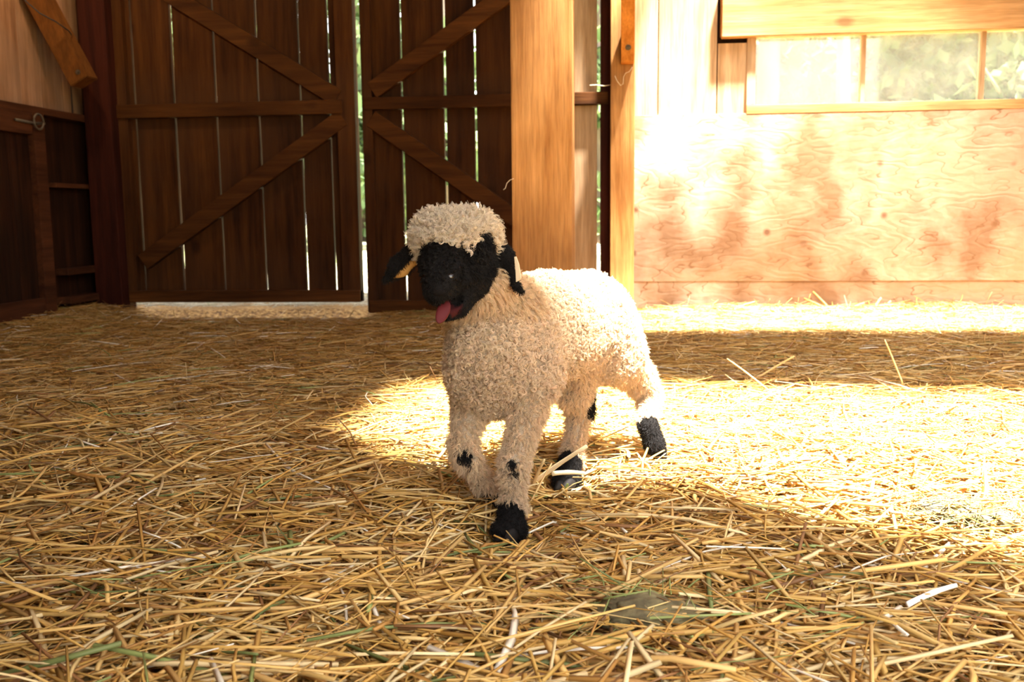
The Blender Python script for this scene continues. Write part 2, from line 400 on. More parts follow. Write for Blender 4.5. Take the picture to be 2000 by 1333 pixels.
# vertical boards left of the window
xb = [x12-.02, X_(1284), X_(1398), X_(1457)]
for i in range(3):
    zt = ZT+.03
    box('board', xb[i]+.002, xb[i+1]-.002, YW+.002, YW+.026, ZPT-.1, zt if i < 2 else Z_(1430, 84), M['pale'], wr, .002)
box('board', x12-.02, X_(1456), YW+.030, YW+.045, ZPT-.1, ZT+.03, M['stall'], wr, 0)
# boards above the window behind the header
box('board', X_(1403), XR, YW+.004, YW+.028, Z_(1700, 62), ZT+.03, M['pale_x'], wr, .002)
box('plywood_panel', x12-.02, XR, YW-.012, YW+.02, Z_(1600, 549), Z_(1600, 219), M['ply'], wr, .0015)
box('bottom_board', x12-.02, XR, YW-.010, YW+.02, -.02, Z_(1600, 548.6), M['ply'], wr, .002)
box('board', x12-.02, XR, YW+.021, YW+.03, -.02, Z_(1600, 225), M['stall'], wr, 0)
hd = box('header_beam', X_(1404), XR, YW-.045, YW+.0015, Z_(1700, 68), Z_(1700, 68)+.22, M['pale_x'], None, .004)
tag(hd, 'broad knotty header beam running above the long window', 'beam')
# window
win = struct(empty('window_1', (X_(1700), YW, Z_(1700, 140))))
wz0, wz1 = Z_(1700, 200), Z_(1700, 66)
wx0, wx1 = X_(1472), XR-.1
box('window_sill', X_(1455), XR, YW-.0135, YW+.05, Z_(1700, 219), wz0, M['pale_x'], win, .003)
box('window_frame', X_(1455), wx0, YW-.008, YW+.05, wz0, wz1+.02, M['pale'], win, .002)
box('window_frame', wx0, wx1, YW+.002, YW+.05, wz1, wz1+.02, M['pale_x'], win, .002)
box('window_frame', wx1, XR, YW-.008, YW+.05, wz0, wz1+.02, M['pale'], win, .002)
mull = [X_(1687, 130), X_(1921, 130), X_(1921, 130)*2-X_(1687, 130), X_(1921, 130)*3-2*X_(1687, 130)]
def glass_mat():
    m, nt, b = newmat('dusty_glass'); nt.nodes.remove(b)
    out = nt.nodes['Material Output']
    tr = N(nt, 'ShaderNodeBsdfTransparent'); tr.inputs[0].default_value = (.97, .98, .98, 1)
    tl = N(nt, 'ShaderNodeBsdfTranslucent'); tl.inputs[0].default_value = (.9, .9, .88, 1)
    df = N(nt, 'ShaderNodeBsdfDiffuse'); df.inputs[0].default_value = (.85, .85, .82, 1)
    gl_ = N(nt, 'ShaderNodeBsdfGlossy'); gl_.inputs['Roughness'].default_value = .05
    tc = N(nt, 'ShaderNodeTexCoord'); n = N(nt, 'ShaderNodeTexNoise'); n.inputs['Scale'].default_value = 9; n.inputs['Detail'].default_value = 8; nt.links.new(tc.outputs['Object'], n.inputs[0])
    a = ramp(nt, n.outputs[0], [(.3, (.09,)*3), (.7, (.17,)*3)])
    m1 = N(nt, 'ShaderNodeMixShader'); m1.inputs[0].default_value = .45; nt.links.new(df.outputs[0], m1.inputs[1]); nt.links.new(tl.outputs[0], m1.inputs[2])
    m2 = N(nt, 'ShaderNodeMixShader'); nt.links.new(a, m2.inputs[0]); nt.links.new(tr.outputs[0], m2.inputs[1]); nt.links.new(m1.outputs[0], m2.inputs[2])
    m3 = N(nt, 'ShaderNodeMixShader'); m3.inputs[0].default_value = .04; nt.links.new(m2.outputs[0], m3.inputs[1]); nt.links.new(gl_.outputs[0], m3.inputs[2])
    nt.links.new(m3.outputs[0], out.inputs[0]); return m
M['glass'] = glass_mat()
es = [wx0] + [x for x in mull if x < wx1-.05] + [wx1]
for i in range(len(es)-1):
    box('glass_pane', es[i], es[i+1], YW+.024, YW+.028, wz0, wz1, M['glass'], win, 0)
    if i > 0: box('mullion', es[i]-.009, es[i]+.009, YW+.006, YW+.046, wz0, wz1, M['pale'], win, .002)

# ------------------------------------------------------------------ left wall, stall front and its fittings
zl = Z_(186, 229)
wl = struct(empty('wall_left', (XL, 3.0, 0)))
box('backing', XL-.07, XL-.056, .2, YW+.03, -.02, ZC, M['stall'], wl, 0)
yy = YW+.03; r = random.Random(4)
while yy > -.6:
    wdt = r.uniform(.14, .20)
    box('board', XL-.055, XL-.03+r.uniform(-.002, .002), yy-wdt+.004, yy, 0, ZC, M['left'], wl, .0015); yy -= wdt
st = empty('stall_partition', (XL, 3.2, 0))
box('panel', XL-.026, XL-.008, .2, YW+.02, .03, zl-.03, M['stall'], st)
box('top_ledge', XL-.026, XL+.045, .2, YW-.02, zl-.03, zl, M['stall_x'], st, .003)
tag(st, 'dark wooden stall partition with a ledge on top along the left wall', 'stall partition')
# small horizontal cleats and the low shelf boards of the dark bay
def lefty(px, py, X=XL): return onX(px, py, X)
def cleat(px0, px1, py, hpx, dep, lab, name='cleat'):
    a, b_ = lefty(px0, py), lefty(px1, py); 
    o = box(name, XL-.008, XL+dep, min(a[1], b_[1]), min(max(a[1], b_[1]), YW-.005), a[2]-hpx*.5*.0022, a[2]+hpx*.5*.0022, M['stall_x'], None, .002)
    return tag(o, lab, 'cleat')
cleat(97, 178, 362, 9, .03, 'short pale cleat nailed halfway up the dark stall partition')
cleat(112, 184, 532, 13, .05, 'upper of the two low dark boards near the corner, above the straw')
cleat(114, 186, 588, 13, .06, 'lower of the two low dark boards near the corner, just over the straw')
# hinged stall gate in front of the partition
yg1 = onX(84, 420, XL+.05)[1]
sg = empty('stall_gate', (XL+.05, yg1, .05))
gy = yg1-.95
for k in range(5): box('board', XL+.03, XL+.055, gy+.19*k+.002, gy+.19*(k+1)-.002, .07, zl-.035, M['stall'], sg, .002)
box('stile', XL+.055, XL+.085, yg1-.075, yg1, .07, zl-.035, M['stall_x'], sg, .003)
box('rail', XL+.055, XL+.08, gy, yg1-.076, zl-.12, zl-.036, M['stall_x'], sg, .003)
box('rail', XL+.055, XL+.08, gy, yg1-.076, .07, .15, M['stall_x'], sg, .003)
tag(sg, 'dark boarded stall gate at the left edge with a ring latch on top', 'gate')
# latch: bar, staple and ring
lp = onX(70, 236, XL+.09)
la = empty('gate_latch', tuple(lp)); la.parent = sg; la.location = Vector(lp)-Vector(sg.location)
pts = [(lp[0]+.004, lp[1]-.14, lp[2]-.008), (lp[0]+.004, lp[1]-.02, lp[2]-.012), (lp[0]+.004, lp[1]+.05, lp[2]-.006)]
link('bolt_bar', tube_mesh('bolt_bar', pts, .006), M['iron'], la)
ring = [(lp[0]+.012+.004*math.cos(t), lp[1]+.026*math.cos(t), lp[2]-.004+.030*math.sin(t)) for t in np.linspace(0, 2*math.pi*.98, 22)]
link('ring', tube_mesh('ring', ring, .0045), M['iron'], la)
for o in la.children: o.location = -parent_world(la)
# brace against the left wall, its bolt and the wire
bl = empty('timber_brace', tuple(onY(160, 165, 3.95)))
A0, A1 = onY(165, 162, 3.98), onY(62, -30, 3.86)
def beam3(name, p, q, wv, hv, mat, parent):
    p, q, wv, hv = (Vector(v) for v in (p, q, wv, hv)); bm = bmesh.new()
    q2 = q + (q-p)*.25
    vs = [bm.verts.new(c + a*wv/2 + b_*hv/2) for c in (p, q2) for a, b_ in ((-1, -1), (1, -1), (1, 1), (-1, 1))]
    for f_ in ((0, 1, 2, 3), (4, 7, 6, 5), (0, 4, 5, 1), (1, 5, 6, 2), (2, 6, 7, 3), (3, 7, 4, 0)): bm.faces.new([vs[i] for i in f_])
    bmesh.ops.recalc_face_normals(bm, faces=bm.faces)
    bmesh.ops.bevel(bm, geom=list(bm.edges), offset=.003, segments=2, affect='EDGES')
    me = bpy.data.meshes.new(name); bm.to_mesh(me); bm.free(); return link(name, me, mat, parent)
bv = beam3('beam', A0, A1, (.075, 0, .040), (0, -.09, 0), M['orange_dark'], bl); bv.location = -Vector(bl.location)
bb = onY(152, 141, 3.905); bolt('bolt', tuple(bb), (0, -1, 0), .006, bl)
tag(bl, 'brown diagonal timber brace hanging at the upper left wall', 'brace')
wpts = [onY(x, y, Y) for x, y, Y in ((30, -40, 3.70), (50, 2, 3.72), (78, 26, 3.76), (110, 43, 3.82), (134, 60, 3.87), (139, 66, 3.93), (134, 100, 4.08), (137, 150, 4.15), (142, 222, 4.16))]
wr_ = link('cable', tube_mesh('cable', wpts, .0028), M['wire'])
tag(wr_, 'thin black cable sagging across the upper left brace', 'cable')
M['twine'] = plain('baler_twine', (.78, .66, .46), .8)
def twine(pts, lab, r_=.0011):
    o = link('twine', tube_mesh('twine', pts, r_, 6), M['twine']); tag(o, lab, 'twine')
twine([onY(x, y, YQ-.004) for x, y in ((1201, 148), (1205, 158), (1212, 167), (1217, 164), (1218, 150), (1222, 143), (1229, 140), (1235, 131))], 'frayed pale twine snagged on the wall post below the orange brace')
twine([onY(x, y, YP-.004) for x, y in ((1003, 349), (996, 352), (990, 358), (987, 368), (983, 371))], 'wisp of pale fibre caught on the left edge of the big post', .0008)
twine([onY(x, y, YQ+.03) for x, y in ((1152, 167), (1165, 166), (1180, 168), (1192, 166))], 'short wire tie across the dark jamb at the rail end', .0016)
# straw-blonde twine on the door post and a barn lamp above the frame
lampc = (-2.05, 3.45, 1.72)
bm = bmesh.new(); bmesh.ops.create_uvsphere(bm, u_segments=20, v_segments=14, radius=.032)
for f_ in bm.faces: f_.smooth = True
me = bpy.data.meshes.new('bulb'); bm.to_mesh(me); bm.free()
lamp = empty('hanging_lamp', (lampc[0], lampc[1], lampc[2]+.1))
em, nt, b = newmat('lamp_glass'); b.inputs['Base Color'].default_value = (1, .9, .7, 1); b.inputs['Emission Color'].default_value = (1, .72, .42, 1); b.inputs['Emission Strength'].default_value = 30
link('bulb', me, em, lamp, lampc)
link('cord', tube_mesh('cord', [(lampc[0], lampc[1], lampc[2]+.03), (lampc[0], lampc[1], ZC)], .004), M['wire'], lamp).location = -Vector(lamp.location)
pl = bpy.data.lights.new('bulb_light', 'POINT'); pl.energy = 16; pl.color = (1, .72, .42); pl.shadow_soft_size = .035
po = bpy.data.objects.new('bulb_light', pl); COL.objects.link(po); po.parent = lamp; po.location = (0, 0, -.1-.06)
tag(lamp, 'bare bulb hanging above the brace by the left wall', 'lamp')

# ------------------------------------------------------------------ remaining shell: right wall, roof with holes shaped to place the sun patches
wrr = struct(box('wall_right', XR, XR+.05, -.6, YW+.05, -.03, ZC, M['stall']))
XO = .20
# front wall behind the camera with the open doorway that lets the daylight in
YF = -.60
wf = struct(empty('wall_front', (0, YF, 0)))
for a_ in ((XL-.3, -.1, -.03, ZC), (2.3, XR, -.03, ZC), (-.1, 2.3, 2.25, ZC)): box('board', a_[0], a_[1], YF-.05, YF, a_[2], a_[3], M['stall'], wf, 0)
roof_outer = [(XL-.3, YF-.1), (XR+.1, YF-.1), (XR+.1, YW+.12), (XL-.3, YW+.12)]
holeA = [(XO-.08, 1.28), (XO+.08, 1.08), (XO+.32, .95), (XO+.50, .95), (XO+.64, .84), (XO+.80, .70), (XO+1.0, .62), (XO+1.3, .48), (2.95, .30), (2.95, 1.72), (XO+.5, 1.82), (XO-.08, 1.82)]  # outline shaped to throw the sun pool onto the straw
holeB = [(XO-.02, 3.00), (1.2, 2.94), (2.95, 2.80), (2.95, 3.80), (2.0, 3.83), (1.5, 3.92), (.98, 3.94), (.72, 4.03), (XO, 4.03)]  # outline shaped to light the back wall and the straw at its foot
holeC = [(.12, 2.56), (.31, 2.56), (.31, 2.68), (.12, 2.68)]  # added hole, brightens only the top of the support post
def slab(name, outer, holes, z0, z1, mat):
    loops = [[Vector((x, y, 0)) for x, y in outer]] + [[Vector((x, y, 0)) for x, y in h[::-1]] for h in holes]
    tris = tessellate_polygon(loops); flat = [v for l in loops for v in l]
    bm = bmesh.new()
    lo = [bm.verts.new((v.x, v.y, z0)) for v in flat]; hi = [bm.verts.new((v.x, v.y, z1)) for v in flat]
    for t in tris: bm.faces.new([lo[i] for i in t]); bm.faces.new([hi[i] for i in t][::-1])
    k = 0
    for l in loops:
        n = len(l)
        for i in range(n):
            a, b_ = k+i, k+(i+1) % n; bm.faces.new((lo[a], lo[b_], hi[b_], hi[a]))
        k += n
    bmesh.ops.recalc_face_normals(bm, faces=bm.faces)
    me = bpy.data.meshes.new(name); bm.to_mesh(me); bm.free(); return link(name, me, mat)
struct(slab('ceiling', roof_outer, [holeA, holeB, holeC], ZC, ZC+.05, M['roof']))
struct(box('added_purlin', XO-.1, 3.0, 3.66, 3.78, ZC-.06, ZC+.03, M['roof'], None, .003))    # unseen purlin across the rear hole, added to dim the lower plywood
struct(box('trim_3', .375, .43, 2.8, 4.1, ZC+.05, ZC+.16, M['roof'], None, .003))  # rafter crossing the rear hole

# ------------------------------------------------------------------ straw bedding
PAL = np.array([(.72, .43, .11), (.80, .51, .16), (.62, .34, .075), (.86, .62, .25), (.50, .25, .06), (.74, .47, .16), (.90, .70, .36), (.68, .41, .10)])
def straws(name, cx, cy, n, lenr, wr_, zr, seed, pitch=.10, green=.03, dark=.05, ang=None, zmul=None):
    g = np.random.default_rng(seed)
    L = g.uniform(*lenr, n)*g.uniform(.5, 1, n); W = g.uniform(*wr_, n)*g.uniform(.6, 1, n)
    th = g.normal(.05, 1.0, n) if ang is None else ang
    near = np.maximum((cy > 3.9)*(cx < -1.05)*(cx > XL+.25)*(cy < YW)*1.0, 0)
    near = np.maximum(near, np.exp(-(((cx+.14)/.07)**2+((cy-1.25)/.09)**2)))
    near = np.maximum(near, np.exp(-(((cx+.14)/.07)**2+((cy-1.25)/.09)**2)), np.exp(-(((cx+.09)/.07)**2+((cy-1.50)/.08)**2)))
    z = straw_h(cx, cy) + g.uniform(0, 1, n)**1.6*zr*(1-.75*near) + .002
    pt = g.normal(0, pitch, n)
    d = np.stack([np.cos(th)*np.cos(pt), np.sin(th)*np.cos(pt), np.sin(pt)], -1)
    side = np.stack([-np.sin(th), np.cos(th), np.zeros(n)], -1)
    rl = g.uniform(-.7, .7, n)[:, None]; up = np.cross(d, side)
    sd = side*np.cos(rl) + up*np.sin(rl); uu = np.cross(d, sd)
    c = np.stack([cx, cy, z], -1); bend = g.normal(0, .035, n)[:, None]*L[:, None]
    K = 4; rings = []
    for k in range(K):
        s = k/(K-1)*2-1
        p = c + d*(L/2*s)[:, None] + side*bend*(s*s-.4) + np.array([0, 0, 1.])*(np.abs(bend)*.5*(1-s*s))
        w = W*(1-.25*abs(s))
        rings += [p+sd*(w/2)[:, None], p+uu*(w*.24)[:, None], p-sd*(w/2)[:, None], p-uu*(w*.24)[:, None]]
    V = np.stack(rings, 1)                                    # n, 16, 3
    lo = straw_h(V[..., 0], V[..., 1])-.006; fl0 = straw_h(V[..., 0], V[..., 1]); nb = np.maximum(np.exp(-(((V[..., 0]+.148)/.05)**2+((V[..., 1]-1.262)/.06)**2)**2), np.exp(-(((V[..., 0]+.09)/.05)**2+((V[..., 1]-1.50)/.06)**2)**2)); V[..., 2] = V[..., 2]*(1-nb) + np.minimum(V[..., 2], fl0+.008)*nb; V[..., 2] = np.maximum(V[..., 2], lo)
    V[..., 0] = np.clip(V[..., 0], XL+.01, XR-.01)
    inside = (cy < YW-.03)[:, None]; V[..., 1] = np.where(inside & (V[..., 1] > YW-.016), YW-.016, V[..., 1])
    f = []
    for k in range(K-1):
        for j in range(4): f.append((k*4+j, k*4+(j+1) % 4, k*4+4+(j+1) % 4, k*4+4+j))
    f.append((0, 3, 2, 1)); f.append((K*4-4, K*4-3, K*4-2, K*4-1))
    f = np.array(f); F = (f[None] + (np.arange(n)*16)[:, None, None]).reshape(-1, 4)
    col = PAL[g.integers(0, len(PAL), n)]*g.uniform(.72, 1.12, n)[:, None]
    falloff = np.clip((cy-2.2)/1.0, 0, 1)*np.clip((-cx+.9)/1.3, 0.25, 1)*(cy < YW)+.5*np.clip((-cx-.25)/.5, 0, 1)*np.clip(1-(cy-2.2), 0, 1)*(cy < 3.2)   # light falloff to the back and left put into the straw colour
    falloff = np.clip(falloff*g.uniform(.6, 1.3, n), 0, 1)[:, None]
    col = col*(1-falloff*np.array([.40, .50, .62]))
    om = cy > YW+.02; col[om] = np.array([.70, .68, .55])*g.uniform(.6, 1.25, om.sum())[:, None]     # paler and greyer outside
    gm = g.random(n) < green; col[gm] = np.array([.26, .30, .09])*g.uniform(.6, 1.3, gm.sum())[:, None]
    dm = g.random(n) < dark; col[dm] = np.array([.28, .13, .045])*g.uniform(.6, 1.3, dm.sum())[:, None]
    wm = g.random(n) < .02; col[wm] = np.array([.9, .82, .66])
    return V.reshape(-1, 3), F, np.repeat(np.concatenate([col, np.ones((n, 1))], 1), 16, 0)
def mesh_np(name, V, F, C, mat, smooth=False):
    me = bpy.data.meshes.new(name); nf = len(F)
    me.vertices.add(len(V)); me.vertices.foreach_set('co', V.astype(np.float32).ravel())
    me.loops.add(nf*4); me.loops.foreach_set('vertex_index', F.astype(np.int32).ravel())
    me.polygons.add(nf); me.polygons.foreach_set('loop_start', np.arange(0, nf*4, 4, dtype=np.int32))
    me.update(calc_edges=True)
    if C is not None:
        a = me.color_attributes.new('col', 'FLOAT_COLOR', 'POINT'); a.data.foreach_set('color', np.clip(C, 0, 1).astype(np.float32).ravel())
    if smooth: me.shade_smooth()
    return link(name, me, mat)
def merge(parts):
    o = 0; VV, FF, CC = [], [], []
    for V, F, C in parts: VV.append(V); FF.append(F+o); CC.append(C); o += len(V)
    return np.concatenate(VV), np.concatenate(FF), np.concatenate(CC)
def wedge(n, y0, y1, power, seed, m=.12):
    g = np.random.default_rng(seed); y = y0 + (y1-y0)*g.random(n)**power
    a0 = onZ(0, 900, 0)[0]/onZ(0, 900, 0)[1]; a1 = onZ(2000, 900, 0)[0]/onZ(2000, 900, 0)[1]
    x = y*(a0 + (a1-a0)*g.random(n)) ; x += (g.random(n)-.5)*2*m
    return np.clip(x, XL+.03, XR-.05), y
parts = []
NS = STRAW_SCALE
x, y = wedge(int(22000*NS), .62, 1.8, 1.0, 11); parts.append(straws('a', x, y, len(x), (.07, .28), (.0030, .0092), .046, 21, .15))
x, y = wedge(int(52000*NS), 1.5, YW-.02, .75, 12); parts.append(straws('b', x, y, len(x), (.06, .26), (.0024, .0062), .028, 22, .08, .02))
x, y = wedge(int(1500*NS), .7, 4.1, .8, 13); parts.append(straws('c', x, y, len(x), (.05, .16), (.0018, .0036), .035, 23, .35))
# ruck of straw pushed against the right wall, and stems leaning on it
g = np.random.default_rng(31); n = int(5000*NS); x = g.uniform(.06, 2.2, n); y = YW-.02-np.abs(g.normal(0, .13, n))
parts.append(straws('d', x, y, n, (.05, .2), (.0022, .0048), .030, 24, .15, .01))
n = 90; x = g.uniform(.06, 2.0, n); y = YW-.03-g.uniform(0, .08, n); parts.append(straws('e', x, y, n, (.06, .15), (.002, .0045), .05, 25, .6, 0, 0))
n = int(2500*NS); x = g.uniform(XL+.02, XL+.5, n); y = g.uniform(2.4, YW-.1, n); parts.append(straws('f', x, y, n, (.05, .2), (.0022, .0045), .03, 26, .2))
# scattered straw just outside under the left leaf
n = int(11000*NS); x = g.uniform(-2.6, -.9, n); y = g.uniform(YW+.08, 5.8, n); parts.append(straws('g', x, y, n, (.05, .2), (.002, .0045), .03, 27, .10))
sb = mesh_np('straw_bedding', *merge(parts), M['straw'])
tag(sb, 'loose golden straw bedding covering the whole barn floor', 'straw', kind='stuff')
# darker trodden clumps with green hay
def clump(loc, r, seed, lab):
    g = np.random.default_rng(seed); bm = bmesh.new(); bmesh.ops.create_icosphere(bm, subdivisions=4, radius=1)
    for v in bm.verts:
        p = np.array(v.co); nz = .22*noise2(np.array(p[0]*2.2+seed), np.array(p[1]*2.2+p[2]*1.7), seed) + .10*noise2(np.array(p[0]*7), np.array(p[1]*7+p[2]*6), seed+1)
        v.co = Vector(p*(1+1.7*nz)*np.array([r*1.15, r*.8, r*.30]))
    for f_ in bm.faces: f_.smooth = True
    me = bpy.data.meshes.new('manure_clump'); bm.to_mesh(me); bm.free()
    o = link('manure_clump', me, M['clump'], None, loc); tag(o, lab, 'clump')
    n = 170; x = loc[0]+g.normal(0, r*1.2, n); y = loc[1]+g.normal(0, r*.9, n)
    V, F, C = straws('h', x, y, n, (.03, .12), (.0012, .003), .035, seed, .25, .55, .15)
    V[:, 2] += .030
    h = mesh_np('hay_tuft', V, F, C, M['straw'])
    tag(h, 'wisps of green hay lying over the %s' % lab.replace('dark greenish ', '').replace('flat ', ''), 'hay', kind='stuff')
def clump_mat():
    m, nt, b = newmat('manure'); tc = N(nt, 'ShaderNodeTexCoord'); n = N(nt, 'ShaderNodeTexNoise'); n.inputs['Scale'].default_value = 45; n.inputs['Detail'].default_value = 6
    nt.links.new(tc.outputs['Object'], n.inputs[0]); c = ramp(nt, n.outputs[0], [(.35, (.06, .045, .02)), (.6, (.20, .16, .07)), (.75, (.34, .28, .14))]); nt.links.new(c, b.inputs['Base Color'])
    b.inputs['Roughness'].default_value = .9; bp = N(nt, 'ShaderNodeBump'); bp.inputs['Distance'].default_value = .006; nt.links.new(n.outputs[0], bp.inputs['Height']); nt.links.new(bp.outputs[0], b.inputs['Normal']); return m
M['clump'] = clump_mat()
for (px, py, r_, sd_, lab) in ((1262, 1262, .050, 51, 'dark greenish clump in the straw near the bottom edge'), (1850, 1040, .042, 52, 'flat dark clump in the straw at the right, near the sunlit patch'), (1935, 1052, .034, 53, 'dark clump partly buried by straw near the right edge')):
    p = onZ(px, py, .035); clump((p[0], p[1], straw_h(np.array(p[0]), np.array(p[1]))+.040), r_, sd_, lab)
# single stalks that stand out
def stalk(a, b, wd, col, lab, mid=None):
    a, b = Vector(a), Vector(b); n = 6; m_ = (a+b)/2 + Vector(mid or (0, 0, .004)); bm = bmesh.new(); rings = []
    for i in range(n+1):
        s = i/n; p = a*(1-s)**2 + m_*2*s*(1-s) + b*s*s; t = (2*(1-s)*(m_-a) + 2*s*(b-m_)).normalized()
        sd = t.cross(Vector(-FWD)).normalized(); uu = t.cross(sd)
        w_ = wd*(1-.25*s)*(1.12 if i == 3 else 1); rings.append([bm.verts.new(p+sd*(w_/2*math.cos(q))+uu*(w_*.3*math.sin(q))) for q in np.linspace(0, 2*math.pi, 8, endpoint=False)])
    for i in range(n):
        for k in range(8): bm.faces.new((rings[i][k], rings[i][(k+1) % 8], rings[i+1][(k+1) % 8], rings[i+1][k]))
    bm.faces.new(rings[0][::-1]); bm.faces.new(rings[-1])
    bmesh.ops.recalc_face_normals(bm, faces=bm.faces)
    for f_ in bm.faces: f_.smooth = True
    c = (a+b)/2; bmesh.ops.translate(bm, verts=bm.verts, vec=-c)
    me = bpy.data.meshes.new('straw_stalk'); bm.to_mesh(me); bm.free()
    al = me.color_attributes.new('col', 'FLOAT_COLOR', 'POINT'); al.data.foreach_set('color', np.tile(np.array([*col, 1], np.float32), len(me.vertices)))
    o = link('straw_stalk', me, M['straw'], None, c); tag(o, lab, 'straw stalk', 'single straw stalks')
ST = (.80, .56, .24)
def gz(px, py, z=.045): return onZ(px, py, z)
stalk(gz(1765, 755), onY(1728, 664, gz(1765, 755)[1]), .0045, ST, 'pale stalk standing upright in the straw, far right of the post')
stalk(gz(1500, 762), onY(1420, 701, gz(1500, 762)[1]+.05), .004, ST, 'thin stalk slanting up left out of the shaded straw band')
stalk(gz(1475, 742), onY(1552, 696, gz(1475, 742)[1]), .0055, ST, 'stalk slanting up right out of the shaded straw band')
stalk(onY(1628, 612, 4.19), onY(1588, 570, 4.238), .009, (.66, .40, .10), 'golden stalk leaning on the bottom wall board, taller of the crossed pair')
stalk(onY(1618, 606, 4.17), onY(1570, 583, 4.236), .009, (.60, .36, .10), 'golden stalk leaning on the bottom wall board, flatter of the crossed pair')
stalk(onY(1697, 619, 4.19), onY(1721, 582, 4.238), .012, ST, 'broad pale stalk leaning on the wall, left one of two parallel stalks')
stalk(onY(1712, 620, 4.19), onY(1740, 588, 4.238), .010, ST, 'broad pale stalk leaning on the wall, right one of two parallel stalks')
stalk(onY(1640, 612, 4.18), onY(1688, 592, 4.23), .009, ST, 'low pale stalk between the crossed and the parallel wall stalks')
stalk(onY(1375, 610, 4.2), onY(1402, 587, 4.238), .007, (.66, .40, .10), 'small golden stalk leaning on the wall just right of the wall post')
stalk(gz(1772, 1182, .088), gz(1868, 1144, .094), .0065, (.95, .92, .86), 'bleached white flat stalk lying in the straw near the lower right')
stalk(gz(1785//1, 1148) if False else gz(786, 1148, .04), gz(858, 1030, .10), .0026, ST, 'thin pale stalk sticking up in front of the lamb, left of its standing foot')
stalk(gz(1268, 1010, .045), gz(1366, 938, .07), .0038, (.50, .28, .09), 'brownish straight stalk rising to the right of the lamb')
stalk(gz(1022, 958, .04), onY(1146, 872, 1.40), .0075, (.86, .70, .42), 'broad bleached stalk rising in front of the hind foot')
stalk(onY(1078, 926, 1.44), onY(1142, 925, 1.44), .0075, (.84, .72, .46), 'short flat pale stalk lying across the black hind foot')
stalk(gz(1028, 1000, .04), onY(1078, 905, 1.36), .003, ST, 'thin stalk crossing between the front and hind feet')
stalk(gz(1035, 962, .04), onY(1063, 898, 1.40), .0055, (.80, .58, .28), 'short thick stalk between the front and hind feet')
stalk(onY(1128, 532, 2.86), onY(1168, 560, 2.86), .003, ST, 'single stalk caught behind the lamb rump beside the big post')
stalk(gz(420, 640), gz(520, 705), .005, (.70, .46, .18), 'long stalk lying in the shaded straw before the left door')
stalk(gz(560, 710), gz(700, 742), .005, (.66, .42, .16), 'long stalk pointing at the sunlit patch from the left')
stalk(gz(175, 1040), gz(222, 938, .08), .0042, ST, 'stalk sticking up alone at the left of the bedding')
stalk(gz(612, 1120, .05), gz(660, 1290, .05), .0048, (.86, .64, .32), 'long pale stalk pointing at the camera at bottom left of the lamb')

# ------------------------------------------------------------------ the lamb
def P(px, py, Y): return onY(px, py, Y)
PR = []   # (a, b, ra, rb, zone, flatten normal, factor, blend)
def cap(a, b, ra, rb, zone, fn=None, fs=1.0, k=.014):
    if zone == LEG: ra, rb = ra*(.87 if ra < .03 else .92), rb*.87
    PR.append((np.array(P(*a)), np.array(P(*b)), ra, rb, zone, fn, fs, k))
BODY, CAPZ, BLACK, LEG, FOOT, EAR, NECK = range(7)
# trunk
cap((960, 692, 1.335), (985, 668, 1.41), .058, .070, BODY, k=.03)
cap((985, 668, 1.41), (1065, 640, 1.50), .070, .074, BODY, k=.03)
cap((1065, 640, 1.50), (1140, 632, 1.60), .074, .072, BODY, k=.03)
cap((1140, 632, 1.60), (1160, 650, 1.62), .072, .064, BODY, k=.03)
cap((965, 735, 1.36), (1035, 730, 1.36), .040, .042, BODY, k=.03)
cap((936, 738, 1.34), (960, 748, 1.36), .036, .040, BODY, k=.03)
# neck
cap((975, 620, 1.40), (930, 552, 1.325), .055, .038, NECK, k=.03)
# head
cap((893, 492, 1.28), (885, 512, 1.262), .041, .038, BLACK, k=.014)
cap((877, 518, 1.25), (860, 560, 1.207), .0355, .0205, BLACK, k=.012)
cap((860, 560, 1.207), (856, 569, 1.196), .0205, .0170, BLACK, k=.006)
cap((930, 515, 1.295), (925, 548, 1.28), .024, .022, BLACK, k=.012)
cap((918, 556, 1.275), (893, 598, 1.236), .0200, .0140, BLACK, k=.008)
cap((893, 598, 1.236), (874, 613, 1.208), .0135, .0085, BLACK, k=.005)
cap((858, 462, 1.285), (922, 460, 1.295), .029, .030, CAPZ, k=.012)
cap((885, 478, 1.262), (905, 480, 1.265), .030, .030, CAPZ, k=.012)
# brow ridges
cap((850, 528, 1.215), (846, 545, 1.212), .010, .008, BLACK, k=.01)
cap((888, 526, 1.212), (893, 545, 1.213), .010, .008, BLACK, k=.01)
# ears
en1 = np.array([.35, -.85, .35]); en1 /= np.linalg.norm(en1)
cap((832, 482, 1.29), (808, 495, 1.288), .011, .013, EAR, en1, 1.9, .008)
cap((808, 495, 1.288), (780, 521, 1.286), .0150, .0150, EAR, en1, 2.4, .006)
cap((780, 521, 1.286), (751, 549, 1.284), .0145, .0045, EAR, en1, 2.4, .006)
en2 = np.array([-.2, -.95, .15]); en2 /= np.linalg.norm(en2)
cap((955, 478, 1.315), (985, 500, 1.315), .016, .0145, EAR, en2, 1.5, .008)
cap((985, 500, 1.315), (997, 528, 1.305), .0115, .0060, EAR, en2, 1.5, .005)
cap((997, 528, 1.305), (1007, 556, 1.300), .0052, .0048, EAR, en2, 1.3, .005)
cap((1006, 556, 1.300), (1019, 570, 1.300), .0062, .0042, EAR, en2, 1.3, .004)
